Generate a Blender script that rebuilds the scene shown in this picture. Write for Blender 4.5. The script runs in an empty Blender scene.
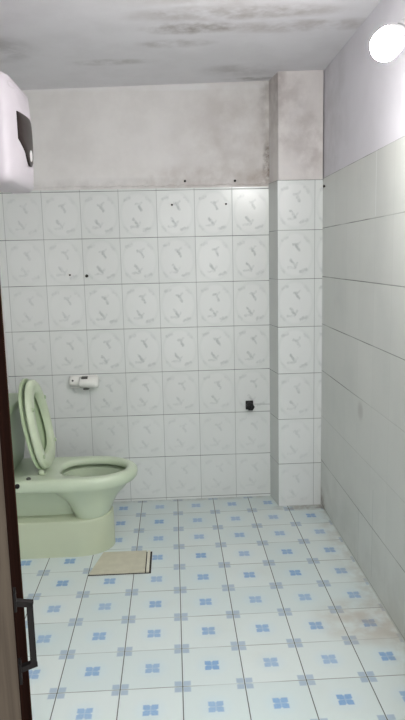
import bpy, bmesh, math, random
from mathutils import Vector, Matrix
random.seed(4)
S = bpy.context.scene
C = S.collection
PI = math.pi

# ------------------------------------------------------------------ node helpers
class N:
    """small expression builder over math nodes"""
    def __init__(s, name):
        s.mat = bpy.data.materials.new(name)
        s.mat.use_nodes = True
        s.nt = s.mat.node_tree
        s.b = s.nt.nodes['Principled BSDF']
        s.out = s.nt.nodes['Material Output']
    def new(s, t): return s.nt.nodes.new(t)
    def put(s, sock, v):
        if isinstance(v, bpy.types.NodeSocket): s.nt.links.new(v, sock)
        else: sock.default_value = v
    def m(s, op, a, b=0.0, c=None, clamp=False):
        n = s.new('ShaderNodeMath'); n.operation = op; n.use_clamp = clamp
        s.put(n.inputs[0], a); s.put(n.inputs[1], b)
        if c is not None: s.put(n.inputs[2], c)
        return n.outputs[0]
    def add(s, a, b): return s.m('ADD', a, b)
    def sub(s, a, b): return s.m('SUBTRACT', a, b)
    def mul(s, a, b): return s.m('MULTIPLY', a, b)
    def div(s, a, b): return s.m('DIVIDE', a, b)
    def mn(s, a, b): return s.m('MINIMUM', a, b)
    def mx(s, a, b): return s.m('MAXIMUM', a, b)
    def ab(s, a): return s.m('ABSOLUTE', a)
    def fract(s, a): return s.m('FRACT', a)
    def floor(s, a): return s.m('FLOOR', a)
    def sq(s, a): return s.m('MULTIPLY', a, a)
    def inv(s, a): return s.m('SUBTRACT', 1.0, a)
    def ramp(s, v, lo, hi, a=0.0, b=1.0):
        """smoothstep: a at lo, b at hi"""
        n = s.new('ShaderNodeMapRange'); n.interpolation_type = 'SMOOTHSTEP'
        s.put(n.inputs['Value'], v)
        n.inputs['From Min'].default_value = lo; n.inputs['From Max'].default_value = hi
        n.inputs['To Min'].default_value = a; n.inputs['To Max'].default_value = b
        return n.outputs[0]
    def pos(s):
        g = s.new('ShaderNodeNewGeometry'); x = s.new('ShaderNodeSeparateXYZ')
        s.nt.links.new(g.outputs['Position'], x.inputs[0])
        s.P = g.outputs['Position']
        return x.outputs[0], x.outputs[1], x.outputs[2]
    def vec(s, x, y, z=0.0):
        n = s.new('ShaderNodeCombineXYZ')
        for i, v in enumerate((x, y, z)): s.put(n.inputs[i], v)
        return n.outputs[0]
    def noise(s, v, scale, detail=3.0, rough=0.55, dist=0.0):
        n = s.new('ShaderNodeTexNoise'); s.put(n.inputs['Vector'], v)
        n.inputs['Scale'].default_value = scale; n.inputs['Detail'].default_value = detail
        n.inputs['Roughness'].default_value = rough; n.inputs['Distortion'].default_value = dist
        return n.outputs[0]
    def white(s, v):
        n = s.new('ShaderNodeTexWhiteNoise'); s.put(n.inputs['Vector'], v)
        return n.outputs['Value']
    def mix(s, f, a, b):
        n = s.new('ShaderNodeMix'); n.data_type = 'RGBA'
        s.put(n.inputs[0], f)
        for sock, v in ((n.inputs[6], a), (n.inputs[7], b)):
            if isinstance(v, bpy.types.NodeSocket): s.nt.links.new(v, sock)
            else: sock.default_value = (*v, 1.0)
        return n.outputs[2]
    def blob(s, u, v, cu, cv, ru, rv):
        """1 at the centre of an ellipse, 0 outside"""
        d = s.add(s.sq(s.div(s.sub(u, cu), ru)), s.sq(s.div(s.sub(v, cv), rv)))
        return s.ramp(d, 0.0, 1.0, 1.0, 0.0)
    def capsule(s, u, v, a, b, w, soft):
        """stroke from a to b"""
        ax, ay = a; dx, dy = b[0]-ax, b[1]-ay; L = dx*dx+dy*dy
        pu, pv = s.sub(u, ax), s.sub(v, ay)
        t = s.m('DIVIDE', s.add(s.mul(pu, dx), s.mul(pv, dy)), L, clamp=True)
        qu, qv = s.sub(pu, s.mul(t, dx)), s.sub(pv, s.mul(t, dy))
        d = s.m('SQRT', s.add(s.sq(qu), s.sq(qv)))
        return s.ramp(d, w, w+soft, 1.0, 0.0)
    def bump(s, h, strength, dist=0.002):
        n = s.new('ShaderNodeBump'); s.put(n.inputs['Height'], h)
        n.inputs['Strength'].default_value = strength; n.inputs['Distance'].default_value = dist
        s.nt.links.new(n.outputs[0], s.b.inputs['Normal'])
    def fin(s, col, rough=0.5, spec=0.5, metal=0.0):
        if isinstance(col, bpy.types.NodeSocket): s.nt.links.new(col, s.b.inputs['Base Color'])
        else: s.b.inputs['Base Color'].default_value = (*col, 1.0)
        s.put(s.b.inputs['Roughness'], rough)
        s.b.inputs['Specular IOR Level'].default_value = spec
        s.b.inputs['Metallic'].default_value = metal
        return s.mat

def lin(r, g, b):
    f = lambda c: (c/255/12.92) if c/255 <= .04045 else ((c/255+.055)/1.055)**2.4
    return (f(r), f(g), f(b))

TW, TH = 0.2, 0.2424          # wall tile pitch

def tile_wall(name, axis, u0, motif=1.0, base=(224, 227, 224), marks=(), z0=0.0132, th=TH):
    n = N(name); x, y, z = n.pos(); u = (x, y)[axis]
    uu = n.div(n.sub(u, u0), TW); vv = n.div(n.sub(z, z0), th)
    fu, fv = n.fract(uu), n.fract(vv)
    iu, iv = n.floor(uu), n.floor(vv)
    rnd = n.white(n.vec(iu, iv, 3.0))
    eu = n.mul(n.mn(fu, n.inv(fu)), TW); ev = n.mul(n.mn(fv, n.inv(fv)), TH)
    gu = n.ramp(eu, 0.0008, 0.0022, 1.0, 0.0); gv = n.ramp(ev, 0.0010, 0.0024, 1.0, 0.0)
    col = n.mix(rnd, lin(*[c-4 for c in base]), lin(*[c+2 for c in base]))
    cloud = n.noise(n.P, 3.0, 3)
    col = n.mix(n.mul(n.ramp(cloud, .4, .75), .35), col, lin(base[0]-12, base[1]-12, base[2]-13))
    if motif:
        s_ = None
        # coordinates inside the tile: u right, v up
        # row-to-row and tile-to-tile strength variation; glare painted in as a fainter print
        wob = n.noise(n.P, 48.0, 3)
        du = n.add(fu, n.mul(n.sub(wob, .5), .10)); dv = n.add(fv, n.mul(n.sub(n.noise(n.P, 61.0, 2), .5), .08))
        strokes = [((.52, .70), (.60, .59), .012, .035, 1.0), ((.46, .715), (.56, .715), .012, .03, .75),
                   ((.56, .72), (.62, .76), .006, .03, .5),
                   ((.38, .39), (.50, .26), .012, .035, 1.0), ((.30, .23), (.50, .235), .006, .03, .55),
                   ((.50, .27), (.56, .33), .006, .03, .5),
                   ((.16, .81), (.30, .85), .008, .04, .55), ((.64, .15), (.80, .20), .010, .04, .7),
                   ((.74, .84), (.84, .76), .006, .04, .35), ((.14, .22), (.22, .15), .006, .04, .35)]
        tot = 0.0
        for a, b, w, sf, st in strokes:
            k = n.mul(n.capsule(du, dv, a, b, w*.6, sf*1.25), st)
            tot = k if tot == 0.0 else n.mx(tot, k)
        glare_fade = n.mul(n.ramp(z, .25, .95, .40, 1.0), n.ramp(x, -.75, -.25, .55, 1.0))
        tot = n.mul(n.mul(tot, n.ramp(wob, .32, .62, .35, 1.05)), glare_fade)
        el = n.add(n.sq(n.div(n.sub(fu, .5), .44)), n.sq(n.div(n.sub(fv, .5), .45)))
        ring = n.mul(n.ramp(el, .75, 1.0), n.ramp(el, 1.0, 1.25, 1.0, 0.0))
        corner = n.ramp(el, .95, 1.1)
        col = n.mix(n.mul(n.mul(corner, glare_fade), .08*motif), col, lin(178, 192, 182))
        col = n.mix(n.mul(n.mul(ring, glare_fade), .09*motif), col, lin(160, 172, 166))
        col = n.mix(n.mul(tot, .52*motif), col, lin(140, 150, 148))
    for kind, a, b, w, st, c in marks:
        col = n.mix(n.mul(n.capsule(u, z, a, b, w, w), st), col, lin(*c))
    col = n.mix(n.mul(gu, .55), col, lin(112, 118, 114))
    gvar = n.ramp(n.noise(n.P, 4.0, 2), .3, .65, .55, .95)
    col = n.mix(n.mul(gv, gvar), col, lin(84, 90, 86))
    n.bump(n.inv(n.mx(gu, gv)), .5, .0012)
    g = n.mx(gu, gv)
    return n.fin(col, n.add(.24, n.mul(g, .5)), .5)

def plaster(name, base, stains, axis_u=0, axis_v=2, rough=.9, mott=.35):
    """stains and painted shade: (cu, cv, ru, rv, strength, colour, noise scale)"""
    n = N(name); P = n.pos(); u, v = P[axis_u], P[axis_v]
    a = n.noise(n.P, 5.0, 5, .6); b = n.noise(n.P, 40.0, 3, .6)
    col = n.mix(n.mul(n.ramp(a, .35, .7), mott), lin(*base), lin(base[0]-26, base[1]-27, base[2]-28))
    for cu, cv, ru, rv, st, c, sc in stains:
        k = n.mul(n.blob(u, v, cu, cv, ru, rv), n.ramp(n.noise(n.P, sc, 4, .6), .28, .72))
        col = n.mix(n.mul(k, st), col, lin(*c))
    n.bump(n.add(n.mul(a, .6), n.mul(b, .4)), .25, .004)
    return n.fin(col, rough, .2)

# ------------------------------------------------------------------ materials
M = {}
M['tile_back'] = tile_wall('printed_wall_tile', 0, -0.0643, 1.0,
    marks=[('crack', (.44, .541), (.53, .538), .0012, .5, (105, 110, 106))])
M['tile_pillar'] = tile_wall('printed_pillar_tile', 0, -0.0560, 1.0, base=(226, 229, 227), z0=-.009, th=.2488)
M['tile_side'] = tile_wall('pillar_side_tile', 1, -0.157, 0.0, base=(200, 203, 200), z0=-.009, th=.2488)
M['plaster_back'] = plaster('stained_wall_plaster', (228, 226, 223), [
    (.38, 1.98, .42, .34, .60, (184, 177, 171), 6.0), (.15, 1.98, .45, .30, .3, (222, 219, 220), 9.0),
    (.53, 1.84, .035, .14, .9, (92, 78, 62), 30.0), (.50, 1.76, .10, .06, .7, (140, 116, 96), 14.0),
    (-.3, 1.745, .75, .04, .45, (176, 174, 170), 12.0), (-.35, 1.77, .6, .03, .5, (226, 225, 223), 9.0), (-.1, 2.225, 1.0, .022, .9, (232, 232, 232), 4.0),
    (.53, 2.1, .06, .25, .5, (120, 112, 108), 10.0), (.2, 1.76, .5, .10, .45, (168, 156, 148), 11.0)])
M['plaster_pillar'] = plaster('stained_pillar_plaster', (228, 224, 221), [
    (.62, 2.05, .14, .28, .6, (176, 168, 164), 11.0), (.72, 1.90, .12, .22, .5, (166, 157, 152), 14.0),
    (.66, 2.0, .08, .2, .35, (218, 215, 215), 18.0), (.62, 1.80, .12, .10, .4, (222, 219, 219), 20.0),
    (.56, 2.2, .05, .15, .5, (158, 146, 144), 10.0)])
M['plaster_right'] = plaster('side_wall_plaster', (222, 220, 225), [
    (-.3, 1.95, .35, .5, .3, (176, 172, 172), 5.0)], 1, 2, mott=.15)
M['plaster_plain'] = plaster('plain_wall_plaster', (220, 218, 217), [], 1, 2, mott=.2)
M['ceiling'] = plaster('mouldy_ceiling_plaster', (226, 225, 228), [
    (.28, -.94, .50, .10, .70, (150, 140, 132), 8.0), (.12, -.80, .24, .09, .85, (138, 128, 121), 10.0),
    (.55, -.78, .45, .09, .5, (146, 134, 126), 9.0), (.05, -.62, .2, .07, .5, (150, 143, 138), 12.0),
    (-.24, -.40, .22, .06, .5, (156, 152, 148), 14.0), (.38, -.20, .26, .13, .45, (156, 152, 150), 7.0),
    (.44, -.04, .16, .04, .6, (122, 117, 114), 12.0), (.20, -1.15, .5, .18, .45, (150, 138, 128), 7.0),
    (-.7, -.62, .2, .2, .5, (130, 128, 127), 5.0)], 0, 1, mott=.25)  # grey patch above the heater: its shadow, painted into the ceiling colour

def right_tile():
    n = N('plain_side_tile'); x, y, z = n.pos()
    uu = n.div(n.add(y, 1.010), .2); vv = n.div(n.sub(z, .012), .2465)
    fu, fv = n.fract(uu), n.fract(vv); iu, iv = n.floor(uu), n.floor(vv)
    eu = n.mul(n.mn(fu, n.inv(fu)), .2); ev = n.mul(n.mn(fv, n.inv(fv)), .2465)
    gu = n.ramp(eu, .0008, .0024, 1.0, 0.0); gv = n.ramp(ev, .0010, .0026, 1.0, 0.0)
    base = (208, 210, 205)
    col = n.mix(n.white(n.vec(iu, iv, 1.0)), lin(*[c-3 for c in base]), lin(*[c+1 for c in base]))
    cl = n.noise(n.P, 2.5, 4)
    col = n.mix(n.mul(n.ramp(cl, .42, .7), .35), col, lin(186, 190, 186))
    # dirt on the lowest row and a few marks
    lo = n.mul(n.ramp(z, .0, .5, 1.0, 0.0), n.ramp(n.noise(n.P, 6.0, 4), .35, .7))
    col = n.mix(n.mul(lo, .4), col, lin(170, 172, 164))
    col = n.mix(n.mul(n.blob(y, z, -.86, .70, .05, .05), .5), col, lin(160, 158, 154))
    corner = n.mul(n.blob(y, z, -.17, .02, .10, .10), n.ramp(n.noise(n.P, 20.0, 4), .3, .6))
    col = n.mix(n.mul(corner, .8), col, lin(110, 92, 78))
    # only one upright joint is open and pale; the others are nearly closed
    one = n.mul(n.capsule(y, z, (-1.010, 1.50), (-1.010, 1.74), .002, .002), .8)
    col = n.mix(n.mul(gu, .10), col, lin(120, 126, 122))
    col = n.mix(one, col, lin(226, 229, 228))
    two = n.mx(n.capsule(y, z, (-.86, .02), (-.86, .26), .001, .003), n.capsule(y, z, (-1.05, .05), (-1.05, .42), .001, .003))
    col = n.mix(n.mul(two, .35), col, lin(130, 136, 132))
    # grout darkens in stretches
    gvar = n.ramp(n.noise(n.vec(y, n.mul(iv, 1.0), 7.3), 3.2, 2), .36, .62, .12, .85)
    gvar = n.mul(gvar, n.ramp(n.ab(n.sub(z, .505)), .05, .12, .15, 1.0))
    gvar = n.mul(gvar, n.mx(n.ramp(n.ab(n.sub(z, .7515)), .05, .12), n.ramp(y, -1.0, -.75, .25, 1.0)))
    col = n.mix(n.mul(gv, gvar), col, lin(82, 84, 80))
    n.bump(n.inv(n.mx(n.mul(gu, .2), gv)), .4, .0012)
    return n.fin(col, n.add(.34, n.mul(gv, .4)), .4)
M['tile_right'] = right_tile()

def floor_tile():
    n = N('blue_motif_floor_tile'); x, y, z = n.pos()
    wob = n.noise(n.P, 140.0, 1)
    uu = n.div(x, .2); vv = n.div(y, .2)
    fu, fv = n.fract(uu), n.fract(vv); iu, iv = n.floor(uu), n.floor(vv)
    cu, cv = n.ab(n.sub(fu, .5)), n.ab(n.sub(fv, .5))          # distance from tile centre
    ku, kv = n.mn(fu, n.inv(fu)), n.mn(fv, n.inv(fv))          # distance from tile edge
    rnd = n.white(n.vec(iu, iv, 5.0))
    col = n.mix(rnd, lin(203, 215, 213), lin(212, 221, 218))
    # pale blue frost around the medallion, off-white band between
    d = n.m('SQRT', n.add(n.sq(cu), n.sq(cv)))
    halo = n.ramp(d, .13, .33, 1.0, 0.0)
    col = n.mix(n.mul(halo, .16), col, lin(176, 208, 230))
    def motif(a, b, h, gap, fill=.72):
        """four petals in a square with a thin cross between and notched sides"""
        m = n.ramp(n.mx(a, b), h-.012, h+.012, 1.0, 0.0)
        cross = n.ramp(n.mn(a, b), gap*.5, gap*1.6)
        # notches: cut where one coordinate is small and the other large
        notch1 = n.mul(n.ramp(a, .012, .024, 1.0, 0.0), n.ramp(b, h*.70, h*.95))
        notch2 = n.mul(n.ramp(b, .012, .024, 1.0, 0.0), n.ramp(a, h*.70, h*.95))
        m = n.mul(m, n.inv(n.mx(notch1, notch2)))
        return n.mul(m, n.add(fill, n.mul(cross, 1-fill)))
    c = n.mul(motif(cu, cv, .118, .010), n.add(.80, n.mul(n.sub(wob, .5), .3)))
    wear = n.ramp(n.white(n.vec(iu, iv, 9.0)), 0.0, 1.0, .68, 1.0)
    col = n.mix(n.mul(n.mul(c, wear), .95), col, lin(92, 146, 200))
    k = motif(ku, kv, .130, .016, .30)
    col = n.mix(n.mul(k, .60), col, lin(128, 154, 184))
    # stains
    st = n.mul(n.blob(x, y, .70, -1.28, .24, .20), n.ramp(n.noise(n.P, 9.0, 4), .30, .65))
    col = n.mix(n.mul(st, .55), col, lin(168, 150, 130))
    edge = n.mul(n.ramp(x, .66, .79), n.ramp(n.noise(n.P, 14.0, 4), .35, .65))
    col = n.mix(n.mul(edge, .45), col, lin(165, 158, 142))
    pil = n.mul(n.blob(x, y, .70, -.18, .22, .06), n.ramp(n.noise(n.P, 18.0, 4), .3, .6))
    col = n.mix(n.mul(pil, .6), col, lin(120, 100, 84))
    wl = n.mul(n.ramp(y, -.05, 0.0), n.ramp(n.noise(n.P, 12.0, 4), .35, .65))
    col = n.mix(n.mul(wl, .5), col, lin(150, 148, 138))
    dirt = n.ramp(n.noise(n.P, 3.0, 5, .6), .5, .8)
    col = n.mix(n.mul(dirt, .25), col, lin(190, 192, 180))
    gu = n.ramp(n.mul(ku, .2), .0010, .0022, 1.0, 0.0); gv = n.ramp(n.mul(kv, .2), .0009, .0020, 1.0, 0.0)
    gvar = n.ramp(n.noise(n.P, 3.3, 2), .35, .65, .25, .85)
    col = n.mix(n.mul(gv, gvar), col, lin(92, 88, 78))
    col = n.mix(n.mul(gu, .88), col, lin(62, 62, 56))
    n.bump(n.inv(n.mx(gu, gv)), .5, .0012)
    return n.fin(col, n.add(.30, n.mul(n.mx(gu, gv), .5)), .45)
M['floor_tile'] = floor_tile()

def simple(name, rgb, rough, spec=.5, metal=0.0, var=.06, scale=8.0, coat=0.0, bump=0.0):
    n = N(name); n.pos()
    t = n.noise(n.P, scale, 3)
    col = n.mix(n.ramp(t, .3, .7), lin(*rgb), tuple(c*(1-var) for c in lin(*rgb)))
    if coat: n.b.inputs['Coat Weight'].default_value = coat; n.b.inputs['Coat Roughness'].default_value = .12
    if bump: n.bump(t, bump, .002)
    return n.fin(col, rough, spec, metal)
M['ceramic'] = simple('mint_green_ceramic', (194, 207, 182), .28, .5, coat=.3, var=.04)
M['pedestal'] = simple('mint_green_foot_ceramic', (190, 199, 172), .38, .5, var=.05, scale=5)
M['seat'] = simple('mint_green_seat_plastic', (198, 210, 182), .33, .5, var=.08, scale=14)
M['lid'] = simple('mint_green_lid_plastic', (176, 194, 158), .4, .5, var=.10, scale=10)
M['tank'] = simple('mint_green_tank_ceramic', (160, 178, 148), .3, .5, var=.05)
M['water'] = simple('toilet_water', (70, 80, 68), .08, .5, var=.02)
M['white_plastic'] = simple('white_appliance_plastic', (204, 197, 203), .45, .5, var=.02)
M['white_side'] = simple('white_casing_steel', (204, 195, 202), .45, .5, var=.02)
M['display'] = simple('dark_display_glass', (46, 36, 34), .35, .25, var=.1)
M['grey_mark'] = simple('grey_badge', (196, 190, 194), .4)
M['white_knob'] = simple('white_indicator_plastic', (235, 232, 232), .3)
M['porcelain'] = simple('white_porcelain', (236, 236, 230), .2, .5, var=.03)
M['dark_slot'] = simple('dark_slot_rubber', (84, 84, 80), .6)
M['black_rubber'] = simple('black_rubber', (14, 15, 16), .55, .4, var=.3, scale=60, bump=.4)
M['black_metal'] = simple('black_painted_metal', (16, 13, 12), .5, .2)
M['nail'] = simple('rusty_nail_steel', (46, 42, 40), .5, .5, .6)
M['cover'] = simple('beige_stone_cover', (200, 197, 176), .55, .3, var=.08, scale=30, bump=.1)
M['cover_edge'] = simple('pale_cover_edge', (218, 216, 198), .5)
M['gap'] = simple('drain_gap_shade', (40, 36, 30), .8)
M['socket'] = simple('grey_socket_plastic', (150, 150, 150), .4)
M['cable'] = simple('dark_grey_cable', (60, 58, 58), .5)
M['steel'] = simple('brushed_steel', (170, 168, 164), .3, .5, .9)
M['concrete'] = simple('hall_concrete', (150, 146, 140), .8, .2)
def wood(name, rgb, rgb2, rough=.7):
    n = N(name); x, y, z = n.pos()
    g = n.noise(n.vec(n.mul(x, 30.0), n.mul(y, 30.0), n.mul(z, 2.0)), 1.6, 5, .6, .6)
    col = n.mix(n.ramp(g, .35, .7), lin(*rgb), lin(*rgb2))
    n.bump(g, .12, .001)
    return n.fin(col, rough, 0.0)
M['door_face'] = wood('dark_brown_wood', (30, 17, 13), (20, 12, 10))
M['door_edge'] = wood('weathered_door_edge', (78, 70, 61), (64, 57, 50), .6)
M['frame'] = wood('dark_frame_wood', (60, 42, 34), (44, 30, 24))
def glow(name, col, st):
    n = N(name); n.b.inputs['Emission Color'].default_value = (*col, 1); n.b.inputs['Emission Strength'].default_value = st
    return n.fin((.9, .9, .9), .4)
BULB = 84.0
M['glow'] = glow('lit_bulb_globe', (1.0, .985, .97), BULB)

# ------------------------------------------------------------------ mesh helpers
def box(bm, x0, x1, y0, y1, z0, z1, bev=0.0, seg=2):
    r = bmesh.ops.create_cube(bm, size=1.0)
    vs = r['verts']
    for v in vs:
        v.co = Vector(((x0+x1)/2 + v.co.x*(x1-x0), (y0+y1)/2 + v.co.y*(y1-y0), (z0+z1)/2 + v.co.z*(z1-z0)))
    if bev:
        es = list({e for v in vs for e in v.link_edges})
        bmesh.ops.bevel(bm, geom=es, offset=bev, segments=seg, profile=.5, affect='EDGES')
    return bm
def nb(): return bmesh.new()
def loft(bm, rings, cap0=True, cap1=True, closed=True):
    L = [[bm.verts.new(p) for p in r] for r in rings]
    n = len(L[0])
    for a, b in zip(L, L[1:]):
        for i in range(n if closed else n-1):
            j = (i+1) % n
            bm.faces.new((a[i], a[j], b[j], b[i]))
    if cap0: bm.faces.new(L[0][::-1])
    if cap1: bm.faces.new(L[-1])
    bmesh.ops.recalc_face_normals(bm, faces=bm.faces)
    return bm
def lathe(bm, prof, origin, axis, n=28):
    """prof: (distance along the axis, radius)"""
    axis = Vector(axis).normalized(); q = axis.to_track_quat('Z', 'Y'); o = Vector(origin)
    rings = []
    for h, r in prof:
        rings.append([o + q @ Vector((max(r, 1e-5)*math.cos(2*PI*i/n), max(r, 1e-5)*math.sin(2*PI*i/n), h)) for i in range(n)])
    return loft(bm, rings)
def tube(bm, pts, rad, n=12):
    pts = [Vector(p) for p in pts]; rings = []
    up = Vector((0, 0, 1))
    for i, p in enumerate(pts):
        t = (pts[min(i+1, len(pts)-1)] - pts[max(i-1, 0)]).normalized()
        a = t.cross(up)
        if a.length < 1e-3: a = t.cross(Vector((1, 0, 0)))
        a.normalize(); b = t.cross(a)
        r = rad[i] if isinstance(rad, (list, tuple)) else rad
        rings.append([p + a*r*math.cos(2*PI*k/n) + b*r*math.sin(2*PI*k/n) for k in range(n)])
    return loft(bm, rings)
def world_loc(o):
    v = Vector((0, 0, 0))
    while o: v += o.location; o = o.parent
    return v
def obj(name, bm, mats, parent=None, smooth=False, loc=None):
    """mesh built in world coordinates -> ONE object, shifted to its parent's (or its own) origin"""
    me = bpy.data.meshes.new(name)
    off = world_loc(parent) if parent else Vector(loc or (0, 0, 0))
    bmesh.ops.translate(bm, verts=bm.verts, vec=-off)
    bm.to_mesh(me); bm.free()
    for m in (mats if isinstance(mats, list) else [mats]): me.materials.append(m)
    if smooth:
        for p in me.polygons: p.use_smooth = True
        me.set_sharp_from_angle(angle=math.radians(smooth if smooth > 1 else 40))
    o = bpy.data.objects.new(name, me); C.objects.link(o)
    if parent: o.parent = parent
    elif loc: o.location = loc
    return o
def thing(name, label, cat, loc, group=None):
    o = bpy.data.objects.new(name, None); C.objects.link(o); o.location = loc
    o.empty_display_size = .1
    return tag(o, label, cat, group)
def tag(o, label, cat, group=None):
    o['label'] = label; o['category'] = cat
    if group: o['group'] = group
    return o
def struct(name, bm, mats, label=None):
    o = obj(name, bm, mats); o['kind'] = 'structure'
    if label: o['label'] = label
    return o

# ------------------------------------------------------------------ the room
PB = .531
XL, XR, YF, ZC, ZT = -0.90, 0.785, -1.975, 2.240, 1.722
PX, PY = 0.553, -0.157                     # pillar corner
struct('floor', box(nb(), XL-.12, XR+.12, YF, .12, -.10, 0), M['floor_tile'], 'white floor tiles with blue square motifs')
w = struct('wall_back', box(nb(), XL-.12, XR+.12, .008, .12, 0, ZC+.05), M['plaster_back'], 'back wall with stained plaster above printed tiles')
bm = nb()                                   # tiled part stands a little proud, with a rough mortar top
box(bm, XL, PB, 0, .008, 0, ZT)
obj('tile_cladding', bm, M['tile_back'], w)
bm = nb(); rr = []
for i in range(61):
    x = XL + (PB-XL)*i/60
    h = .006 + .009*random.random(); d = .004 + .006*random.random()
    rr.append([(x, -d*.4, ZT-.002), (x, .0085, ZT-.002), (x, .0085, ZT+h+.004), (x, .002, ZT+h)])
loft(bm, rr); obj('mortar_edge', bm, M['plaster_back'], w)
w = struct('wall_right', box(nb(), XR+.006, XR+.12, YF, .008, 0, ZC+.05), M['plaster_right'], 'right wall, pale plaster above plain tiles')
obj('tile_cladding', box(nb(), XR, XR+.006, YF, .008, 0, 1.738), M['tile_right'], w)
struct('wall_left', box(nb(), XL-.12, XL, YF, .008, 0, ZC+.05), M['plaster_plain'], 'left wall behind the toilet and heater')
cb = box(nb(), XL-.12, XR+.12, YF-.12, .12, ZC, ZC+.1)
for v_ in cb.verts: v_.co.z += -.002 + .026*v_.co.x        # the slab is a little out of level
struct('ceiling', cb, M['ceiling'], 'pale ceiling with brown mould stains')
# pillar in the corner: plaster shaft, tile cladding on its front and side
# its side face splays a little towards the back wall
def prism(bm, poly, z0, z1): return loft(bm, [[Vector((x, y, z)) for x, y in poly] for z in (z0, z1)])
w = struct('wall_pillar', prism(nb(), [(PB+.006, .008), (PX+.006, PY+.006), (XR, PY+.006), (XR, .008)], 0, ZC+.05), M['plaster_pillar'], 'corner pillar, tiled below and stained plaster above')
obj('front_tiling', prism(nb(), [(PX, PY), (XR, PY), (XR, PY+.006), (PX+.006, PY+.006)], 0, 1.733), M['tile_pillar'], w)
obj('side_tiling', prism(nb(), [(PX, PY), (PX+.006, PY+.006), (PB+.006, 0), (PB, 0)], 0, 1.733), M['tile_side'], w)
# front wall with the door opening the camera looks through
DX0, DX1, DZ = -0.40, 0.62, 2.06
bm = nb()
box(bm, XL-.12, DX0, YF-.12, YF, 0, ZC+.05); box(bm, DX1, XR+.12, YF-.12, YF, 0, ZC+.05); box(bm, DX0, DX1, YF-.12, YF, DZ, ZC+.05)
struct('wall_front', bm, M['plaster_plain'], 'front wall with the door opening')
struct('floor_hall', box(nb(), -2.2, 2.2, -5.2, YF, -.10, -.004), M['concrete'], 'hall floor outside the door')

# ------------------------------------------------------------------ door leaf, swung out towards the viewer
HX, HY, EX, EY = -0.384, -1.985, -0.198, -2.725      # visible face: hinge line and free edge
t = Vector((EX-HX, EY-HY, 0)); LEN = t.length; t.normalize(); nrm = Vector((-t.y, t.x, 0))   # nrm points into the opening (+x)
if nrm.x < 0: nrm = -nrm
d = struct('door_1', (lambda b: loft(b, [[Vector((HX, HY, z)) + t*a + nrm*c for a, c in ((0, 0), (LEN-.004, 0), (LEN-.004, -.045), (0, -.045))] for z in (.01, 2.04)]))(nb()), M['door_face'], 'dark brown wooden door leaf standing open at the left edge')
ebm = loft(nb(), [[Vector((HX, HY, z)) + t*a + nrm*c for a, c in ((LEN-.004, -.001), (LEN, -.003), (LEN, -.045), (LEN-.004, -.045))] for z in (.01, 2.04)])
e = obj('door_edge', ebm, M['door_edge'], d); e['label'] = 'weathered grey-brown free edge'
# pull handle near the free edge
def dp(a, c, z): return Vector((HX, HY, 0)) + t*(LEN-a) + nrm*c + Vector((0, 0, z))
def bar(bm, p, q, w, h):
    p, q = Vector(p), Vector(q); ax = (q-p).normalized()
    s1 = t if abs(ax.dot(t)) < .9 else nrm
    s2 = ax.cross(s1).normalized()
    rings = [[c + s1*i*w + s2*j*h for i, j in ((-1, -1), (1, -1), (1, 1), (-1, 1))] for c in (p, q)]
    loft(bm, rings)
hb = nb()
ZA, ZB, PR = .944, .856, .0185
bar(hb, dp(.016, 0, ZA), dp(.016, PR+.004, ZA-.006), .004, .0035)
bar(hb, dp(.016, PR, ZA-.003), dp(.016, PR, ZB+.002), .004, .0040)
bar(hb, dp(.016, 0, ZB-.003), dp(.016, PR+.004, ZB+.002), .004, .0035)
h = obj('door_handle', hb, M['black_metal'], d); h['label'] = 'slim black pull handle'
for z0, z1 in ((ZA-.010, ZA+.016), (ZB-.020, ZB+.008)):
    pb = nb(); bar(pb, dp(.016, .001, z0), dp(.016, .001, z1), .007, .0022)
    obj('mounting_plate', pb, M['black_metal'], h)
fbm = nb()
box(fbm, DX0, DX0+.016, YF-.12, YF, 0, DZ); box(fbm, DX1-.02, DX1, YF-.12, YF, 0, DZ); box(fbm, DX0+.016, DX1-.02, YF-.12, YF, DZ-.03, DZ)
f = struct('trim_1', fbm, M['frame'], 'dark wooden door frame')

# ------------------------------------------------------------------ toilet
AY, ZR = -0.520, 0.385
T = thing('toilet', 'pale green toilet with its seat and lid raised against the left wall', 'toilet', (-.55, AY, 0))
def egg(xf, xb, hw, z, n=48, cx=None, p=2.0, pb=2.6, ay=AY):
    """egg outline: front tip xf (towards +x), back xb, half width hw"""
    cx = (xf*.45+xb*.55) if cx is None else cx
    out = []
    for i in range(n):
        a = 2*PI*i/n; c, s = math.cos(a), math.sin(a)
        e = p if c > 0 else pb
        k = lambda v: math.copysign(abs(v)**(2/e), v)
        out.append(Vector((cx + (xf-cx if c > 0 else cx-xb)*k(c), ay + hw*k(s), z)))
    return out
# foot: straight-sided D plan running back to the wall
bm = nb()
fr = [(0, .0), (.012, .001), (.162, .002), (.169, .003), (.172, .006), (.173, .012)]
loft(bm, [egg(-.308-i, -.895, .139-i, z, cx=-.47, p=2.05, pb=14) for z, i in fr])
o = obj('pedestal', bm, M['pedestal'], T, smooth=40)
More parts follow.
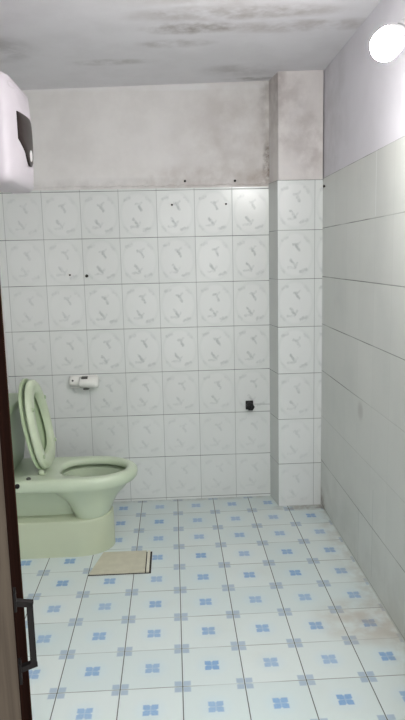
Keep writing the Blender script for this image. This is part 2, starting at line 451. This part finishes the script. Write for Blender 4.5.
# bowl with overhanging rim and hollow inside
bm = nb()
B9 = dict(cx=-.42, pb=9)
rings = [egg(-.345, -.480, .100, .150, cx=-.41), egg(-.321, -.495, .119, .176, cx=-.41), egg(-.304, -.512, .124, .215, cx=-.41), egg(-.286, -.530, .134, .250, cx=-.41), egg(-.254, -.575, .152, .290, cx=-.42),
         egg(-.224, -.615, .168, .318, cx=-.42), egg(-.208, -.640, .174, .326, cx=-.42), egg(-.199, -.890, .176, .330, **B9), egg(-.190, -.893, .181, .340, **B9), egg(-.186, -.895, .183, .358, **B9), egg(-.188, -.895, .182, .373, **B9),
         egg(-.196, -.893, .177, .382, **B9), egg(-.207, -.885, .168, ZR+.001, **B9), egg(-.224, -.560, .140, ZR+.001, cx=-.41), egg(-.234, -.550, .130, .381, cx=-.41), egg(-.238, -.546, .126, .372, cx=-.41),
         egg(-.239, -.545, .125, .360, cx=-.41), egg(-.236, -.547, .127, .356, cx=-.41), egg(-.208, -.575, .158, .357, cx=-.41), egg(-.206, -.577, .160, .342, cx=-.41), egg(-.236, -.550, .130, .336, cx=-.41),
         egg(-.242, -.548, .124, .295, cx=-.41), egg(-.305, -.500, .104, .232, cx=-.41), egg(-.350, -.475, .080, .190, cx=-.41), egg(-.372, -.460, .05, .170, cx=-.41)]
loft(bm, rings); obj('bowl', bm, M['ceramic'], T, smooth=50)
obj('water', loft(nb(), [egg(-.330, -.486, .088, .206, cx=-.41), egg(-.331, -.485, .087, .2075, cx=-.41)]), M['water'], T)
# trapway under the deck: recessed body and a rounded bulge
bm = nb()
loft(bm, [egg(-.46, -.88, .052, z, cx=-.68, p=4, pb=6) for z in (.160, .220, .270, .332)])
obj('trapway', bm, M['ceramic'], T, smooth=50)
# raised seat ring and lid: egg plates standing on the hinge line
def stand(pt, hx, hz, lean):
    """pt = (along, across, thick): along the plate from the hinge, thick towards +x"""
    a, b, c = pt
    return Vector((hx - a*math.sin(lean) + c*math.cos(lean), AY + b, hz + a*math.cos(lean) + c*math.sin(lean)))
def plate_ring(L, hw, back, n=56):
    out = []
    cx = L*.50
    for i in range(n):
        a = 2*PI*i/n; c, s = math.cos(a), math.sin(a); e = 2.1 if c > 0 else 2.8
        k = lambda v: math.copysign(abs(v)**(2/e), v)
        out.append((cx + ((L-cx) if c > 0 else (cx-back))*k(c), hw*k(s)))
    return out
def shaped(rings, hx, hz, lean): return [[stand((a, b, c), hx, hz, lean) for a, b in R_] for R_, c in rings]
HXs, HZs, LN = -.612, .402, math.radians(9.5)
o1, o2 = plate_ring(.415, .178, 0.0), plate_ring(.408, .171, .006)
i1, i2 = plate_ring(.358, .124, .062), plate_ring(.352, .118, .068)
bm = nb()
R = shaped([(i2, .000), (o2, .000), (o1, .006), (o1, .018), (o2, .026), (plate_ring(.392, .158, .022), .030), (i1, .029), (i2, .022)], HXs, HZs, LN)
L_ = [[bm.verts.new(p) for p in r] for r in R]; nn = len(L_[0])
for a, b in zip(L_, L_[1:] + L_[:1]):
    for i in range(nn): bm.faces.new((a[i], a[(i+1) % nn], b[(i+1) % nn], b[i]))
bmesh.ops.recalc_face_normals(bm, faces=bm.faces)
# seat buffers on the face that meets the bowl
seat = obj('seat', bm, M['seat'], T, smooth=50); seat['label'] = 'pale green open oval seat ring, raised'
for a, b in ((.30, -.135), (.30, .135), (.08, -.14), (.08, .14)):
    bb = nb(); lathe(bb, [(0, .010), (.004, .010), (.006, .008)], stand((a, b, .029), HXs, HZs, LN), stand((a, b, 1.029), HXs, HZs, LN)-stand((a, b, .029), HXs, HZs, LN), 12)
    obj('seat_buffer', bb, M['lid'], seat)
LL = math.radians(10.2); HXl = -.632
l1, l2, l3 = plate_ring(.422, .182, -.002), plate_ring(.412, .172, .008), plate_ring(.30, .09, .10)
bm = nb(); loft(bm, shaped([(l3, -.004), (l2, 0.0), (l1, .004), (l1, .015), (l2, .017), (plate_ring(.402, .162, .016), .010), (l3, .010)], HXl, HZs, LL))
ld = obj('lid', bm, M['lid'], T, smooth=50); ld['label'] = 'darker green solid lid leaning on the tank'
for s in (-.075, .075):
    bm = nb(); lathe(bm, [(-.024, .010), (-.022, .013), (.022, .013), (.024, .010)], (-.622, AY+s, .400), (0, 1, 0), 16)
    hh = obj('hinge', bm, M['seat'], T, smooth=40)
    bm = nb(); box(bm, -.636, -.606, AY+s-.016, AY+s+.016, .384, .392, .003); obj('hinge_plate', bm, M['seat'], hh)
bm = nb(); lathe(bm, [(0, .010), (.008, .010), (.012, .006), (.013, 0)], (-.668, AY-.150, .384), (0, 0, 1), 14); obj('bolt_cap', bm, M['dark_slot'], T)
bm = nb(); lathe(bm, [(0, .011), (.006, .011), (.010, .007)], (-.712, AY-.181, .368), (0, -1, 0), 14); obj('bolt_cap', bm, M['black_rubber'], T)
# tank
bm = nb()
def trect(i, z, g=0): return egg(-.735-i+g, -.897, .185-i+g, z, cx=-.815, p=9, pb=9)
loft(bm, [trect(.03, .386), trect(.018, .40), trect(.006, .50), trect(0, .675), trect(0, .687)]); obj('tank', bm, M['tank'], T, smooth=50)
bm = nb(); loft(bm, [trect(0, .687, .004), trect(0, .689, .008), trect(0, .710, .008), trect(.006, .717, .006), trect(.03, .720)]); tl = obj('tank_lid', bm, M['tank'], T, smooth=50)
bm = nb(); lathe(bm, [(0, .022), (.005, .022), (.007, .018)], (-.815, AY, .720), (0, 0, 1), 20); obj('flush_button', bm, M['steel'], tl)

# ------------------------------------------------------------------ water heater on the left wall
HYc, HZc, HH, HW = -1.030, 1.802, .183, .200
W = thing('water_heater', 'white square water heater with dark display high on the left wall', 'water heater', (XL, HYc, HZc-HH))
def rrect(hy, hz, r, x, n=8):
    out = []
    for cy, cz, a0 in ((hy-r, hz-r, 0), (-hy+r, hz-r, PI/2), (-hy+r, -hz+r, PI), (hy-r, -hz+r, 1.5*PI)):
        for i in range(n+1):
            a = a0 + PI/2*i/n
            out.append(Vector((x, HYc+cy+r*math.cos(a), HZc+cz+r*math.sin(a))))
    return out
bm = nb()
loft(bm, [rrect(HW-.03, HH-.03, .04, XL), rrect(HW-.012, HH-.012, .05, XL+.02), rrect(HW-.004, HH-.004, .05, XL+.04), rrect(HW-.004, HH-.004, .05, -.60)])
obj('casing', bm, M['white_side'], W, smooth=50)
def dome(y, z):
    a, b = (y-HYc)/HW, (z-HZc)/HH
    r2 = min(1.0, a*a*.85 + b*b*.30)
    return -.530 + .034*(1-r2)
bm = nb(); rings = []
for x, i in ((-.600, .0), (-.585, 0), (-.556, .001), (-.541, .003), (-.533, .008)):
    rings.append(rrect(HW-i, HH-i, .040-i*.3, x))
for s in (.93, .8, .65, .5, .35, .2, .08):
    ring = rrect((HW)*s, (HH)*s, .04*s, 0)
    for p in ring: p.x = dome(p.y, p.z)
    rings.append(ring)
loft(bm, rings); fc = obj('front_cover', bm, M['white_plastic'], W, smooth=60)
def on_dome(name, poly, mat, parent, h=.004, sub=None):
    """raised plate following the domed front"""
    bm = nb()
    n = len(poly); cy = sum(p[0] for p in poly)/n; cz = sum(p[1] for p in poly)/n
    rings = []
    for s, dx in ((1.0, -.004), (1.0, h*.6), (.96, h), (.6, h), (.25, h)):
        rings.append([Vector((dome(cy+(y-cy)*s, cz+(z-cz)*s)+dx, cy+(y-cy)*s, cz+(z-cz)*s)) for y, z in poly])
    loft(bm, rings); return obj(name, bm, mat, parent, smooth=40)
def dense(poly, k=5):
    out = []
    for a, b in zip(poly, poly[1:]+poly[:1]):
        for i in range(k): out.append((a[0]+(b[0]-a[0])*i/k, a[1]+(b[1]-a[1])*i/k))
    return out
disp = on_dome('display', dense([(-1.145, 1.865), (-1.000, 1.868), (-.975, 1.862), (-.965, 1.850), (-.960, 1.735), (-.972, 1.712), (-.995, 1.700), (-1.022, 1.700), (-1.045, 1.710), (-1.145, 1.775)]), M['display'], W)
def ell(cy, cz, a, b, n=20): return [(cy+a*math.cos(2*PI*i/n), cz+b*math.sin(2*PI*i/n)) for i in range(n)]
on_dome('indicator', ell(-1.020, 1.735, .018, .020), M['white_knob'], disp, .0065)
lg = on_dome('badge', ell(-1.165, 1.945, .030, .012), M['grey_mark'], W, .001)
lg['label'] = 'small pale grey oval badge'
on_dome('badge_centre', ell(-1.165, 1.945, .022, .007), M['white_plastic'], lg, .0018)

# ------------------------------------------------------------------ bulb on the right wall
BC = Vector((.599, -1.640, 1.911))
B = thing('light_bulb', 'lit white bulb in a wall socket at the top right', 'light bulb', (XR+.006, BC.y-.02, BC.z+.02))
ax = Vector((-.66, -.46, -.60)).normalized()     # from the socket to the bulb's tip
base = BC - ax*.101
bm = nb(); lathe(bm, [(0.070, .036), (.074, .0395), (.084, .0405), (.100, .0405), (.114, .037), (.125, .029), (.132, .020), (.136, .010), (.137, 0.0)], base, ax, 32)
obj('globe', bm, M['glow'], B, smooth=60)
bm = nb(); lathe(bm, [(0, .014), (.012, .014), (.026, .022), (.045, .034), (.060, .040), (.070, .0410), (.072, .0395)], base, ax, 24); obj('bulb_base', bm, M['socket'], B, smooth=50)
bm = nb(); lathe(bm, [(-.020, .018), (-.010, .021), (.014, .021), (.016, .017)], base, ax, 24); sk = obj('socket', bm, M['socket'], B, smooth=50)
bm = nb(); lathe(bm, [(0, .034), (.010, .034), (.016, .030), (.018, .022)], (XR+.006, base.y+.03, base.z+.045), (-1, 0, 0), 28); obj('wall_rose', bm, M['socket'], B, smooth=50)
bm = nb(); tube(bm, [(XR-.006, base.y+.03, base.z+.045), (XR-.035, base.y+.025, base.z+.040), base-ax*.040, base-ax*.012], .010, 14); obj('arm', bm, M['socket'], B, smooth=60)
bm = nb(); tube(bm, [(XR+.004, base.y+.01, base.z+.04), (XR-.006, base.y+.03, base.z+.055), (XR-.004, base.y+.07, base.z+.075), (XR+.004, base.y+.10, base.z+.10)], .0035, 10)
obj('cable', bm, M['cable'], B, smooth=60)

# ------------------------------------------------------------------ toilet-paper holder on the back wall
H = thing('paper_holder', 'white ceramic toilet paper holder on the tiled back wall above the toilet', 'paper holder', (-.495, 0, .70))
bm = nb(); box(bm, -.568, -.418, -.010, 0, .664, .736, .004); obj('back_plate', bm, M['porcelain'], H, smooth=50)
bm = nb(); rings = []
def cs(x, sy, sz, zc=.700):      # D-shaped cross-section leaving the wall
    return [Vector((x, -.008 - sy*max(0, math.cos(a)) , zc + sz*math.sin(a))) for a in [(-PI/2) + PI*i/16 for i in range(17)]] + [Vector((x, -.006, zc+sz)), Vector((x, -.006, zc-sz))]
for x, sy, sz in ((-.512, .060, .026), (-.510, .066, .030), (-.500, .070, .033), (-.428, .072, .034), (-.416, .066, .031), (-.410, .054, .024)): rings.append(cs(x, sy, sz))
loft(bm, rings); cv = obj('cover', bm, M['porcelain'], H, smooth=50)
bm = nb(); rings = [cs(x, sy, sz, .704) for x, sy, sz in ((-.572, .016, .012), (-.567, .030, .026), (-.555, .038, .031), (-.530, .036, .030), (-.513, .034, .026))]
loft(bm, rings); ck = obj('side_arm', bm, M['porcelain'], H, smooth=50)
bm = nb(); lathe(bm, [(0, .0055), (.003, .0055), (.004, .004)], (-.548, -.043, .714), (0, -1, .25), 14); obj('screw', bm, M['dark_slot'], ck)
bm = nb(); box(bm, -.500, -.466, -.058, -.026, .7225, .735, .003); obj('top_slot', bm, M['dark_slot'], cv)
bm = nb(); box(bm, -.492, -.462, -.058, -.020, .664, .674, .003); obj('bottom_slot', bm, M['dark_slot'], cv)

# ------------------------------------------------------------------ black pipe stub low on the back wall
K = thing('pipe_stub', 'black capped pipe stub low on the tiled back wall near the pillar', 'pipe stub', (.416, 0, .537))
bm = nb(); box(bm, .394, .437, -.009, 0, .512, .563, .004); obj('flange', bm, M['black_rubber'], K)
bm = nb(); lathe(bm, [(.004, .019), (.028, .020), (.030, .017)], (.416, 0, .537), (0, -1, 0), 18); obj('pipe', bm, M['black_rubber'], K, smooth=40)
bm = nb(); lathe(bm, [(.026, .022), (.040, .023), (.044, .018), (.045, .009), (.038, .007), (.038, 0)], (.418, 0, .534), (0, -1, 0), 6); obj('cap', bm, M['black_rubber'], K)

# ------------------------------------------------------------------ nails and plugs left in the walls
for x, y, z, r, axis, lab in (
        (-.448, 0, 1.273, .0085, (0, -1, 0), 'larger dark nail in the second tile row at the left of the back wall'),
        (-.537, 0, 1.280, .0050, (0, -1, 0), 'tiny nail just left of the larger dark nail in the second tile row'),
        (.017, 0, 1.634, .0055, (0, -1, 0), 'small nail in the top tile row near the middle of the back wall'),
        (.303, 0, 1.633, .0055, (0, -1, 0), 'small nail in the top tile row nearest the pillar'),
        (.089, .008, 1.755, .0065, (0, -1, 0), 'dark nail in the plaster just above the middle tiles'),
        (.353, .008, 1.752, .0065, (0, -1, 0), 'dark nail in the brownish plaster just above the tiles nearest the pillar'),
        (.785, -.200, 1.695, .0075, (-1, 0, 0), 'small dark nail at the top of the right wall tiles beside the pillar')):
    bm = nb(); lathe(bm, [(-.001, r*.6), (.004, r*.6), (.004, r), (.007, r), (.009, r*.6), (.0095, 0)], (x, y, z), axis, 12)
    tag(obj('nail', bm, M['nail'], smooth=40, loc=(x, y, z)), lab, 'nail', 'nails in the walls')

# ------------------------------------------------------------------ drain cover lying on the floor
D = thing('drain_cover', 'flat beige drain cover plate on the floor in front of the toilet', 'drain cover', (-.25, -.745, 0))
def quad(i, z, q=((-.396, -.846), (-.128, -.846), (-.128, -.644), (-.352, -.642))):
    c = Vector((sum(p[0] for p in q)/4, sum(p[1] for p in q)/4, 0))
    return [Vector((x, y, z)) + (c-Vector((x, y, 0))).normalized()*i for x, y in q]
loft_b = loft(nb(), [quad(-.003, 0.0), quad(-.003, .002)]); obj('gap_shade', loft_b, M['gap'], D)  # thin dark sheet standing in for the shadow gap round the plate
q = ((-.394, -.842), (-.152, -.842), (-.152, -.644), (-.352, -.642))
bm = loft(nb(), [quad(0, .002, q), quad(0, .009, q), quad(.002, .010, q)]); obj('plate', bm, M['cover'], D)
q = ((-.147, -.842), (-.134, -.842), (-.134, -.644), (-.147, -.644))
bm = loft(nb(), [quad(0, .002, q), quad(0, .009, q), quad(.002, .010, q)]); obj('edge_strip', bm, M['cover_edge'], D)

# ------------------------------------------------------------------ light: the bulb, and an added ambient fill let in by the doorway
wd = bpy.data.worlds.new('ambient_fill'); S.world = wd; wd.use_nodes = True
bg = wd.node_tree.nodes['Background']; bg.inputs[0].default_value = (.97, .985, 1.0, 1); bg.inputs[1].default_value = .52

# ------------------------------------------------------------------ camera
cam = bpy.data.cameras.new('camera'); co = bpy.data.objects.new('camera', cam); C.objects.link(co)
cf = Vector((0.04423737, 0.98610153, -0.16014625)); cr = Vector((0.99856070, -0.04851108, -0.02287381)); cu = Vector((0.03032477, 0.15890388, 0.98682824))
mw = Matrix((cr, cu, -cf)).transposed().to_4x4(); mw.translation = (0.00491, -3.44484, 1.35876)
co.matrix_world = mw
cam.sensor_fit = 'VERTICAL'; cam.sensor_height = 24; cam.lens = 634.684/720*24; cam.clip_start = .02
S.camera = co
vs = S.view_settings
S.display_settings.display_device = 'sRGB'
vs.view_transform = 'Standard'; vs.look = 'None'; vs.gamma = 1; vs.use_curve_mapping = False; vs.exposure = 2.30
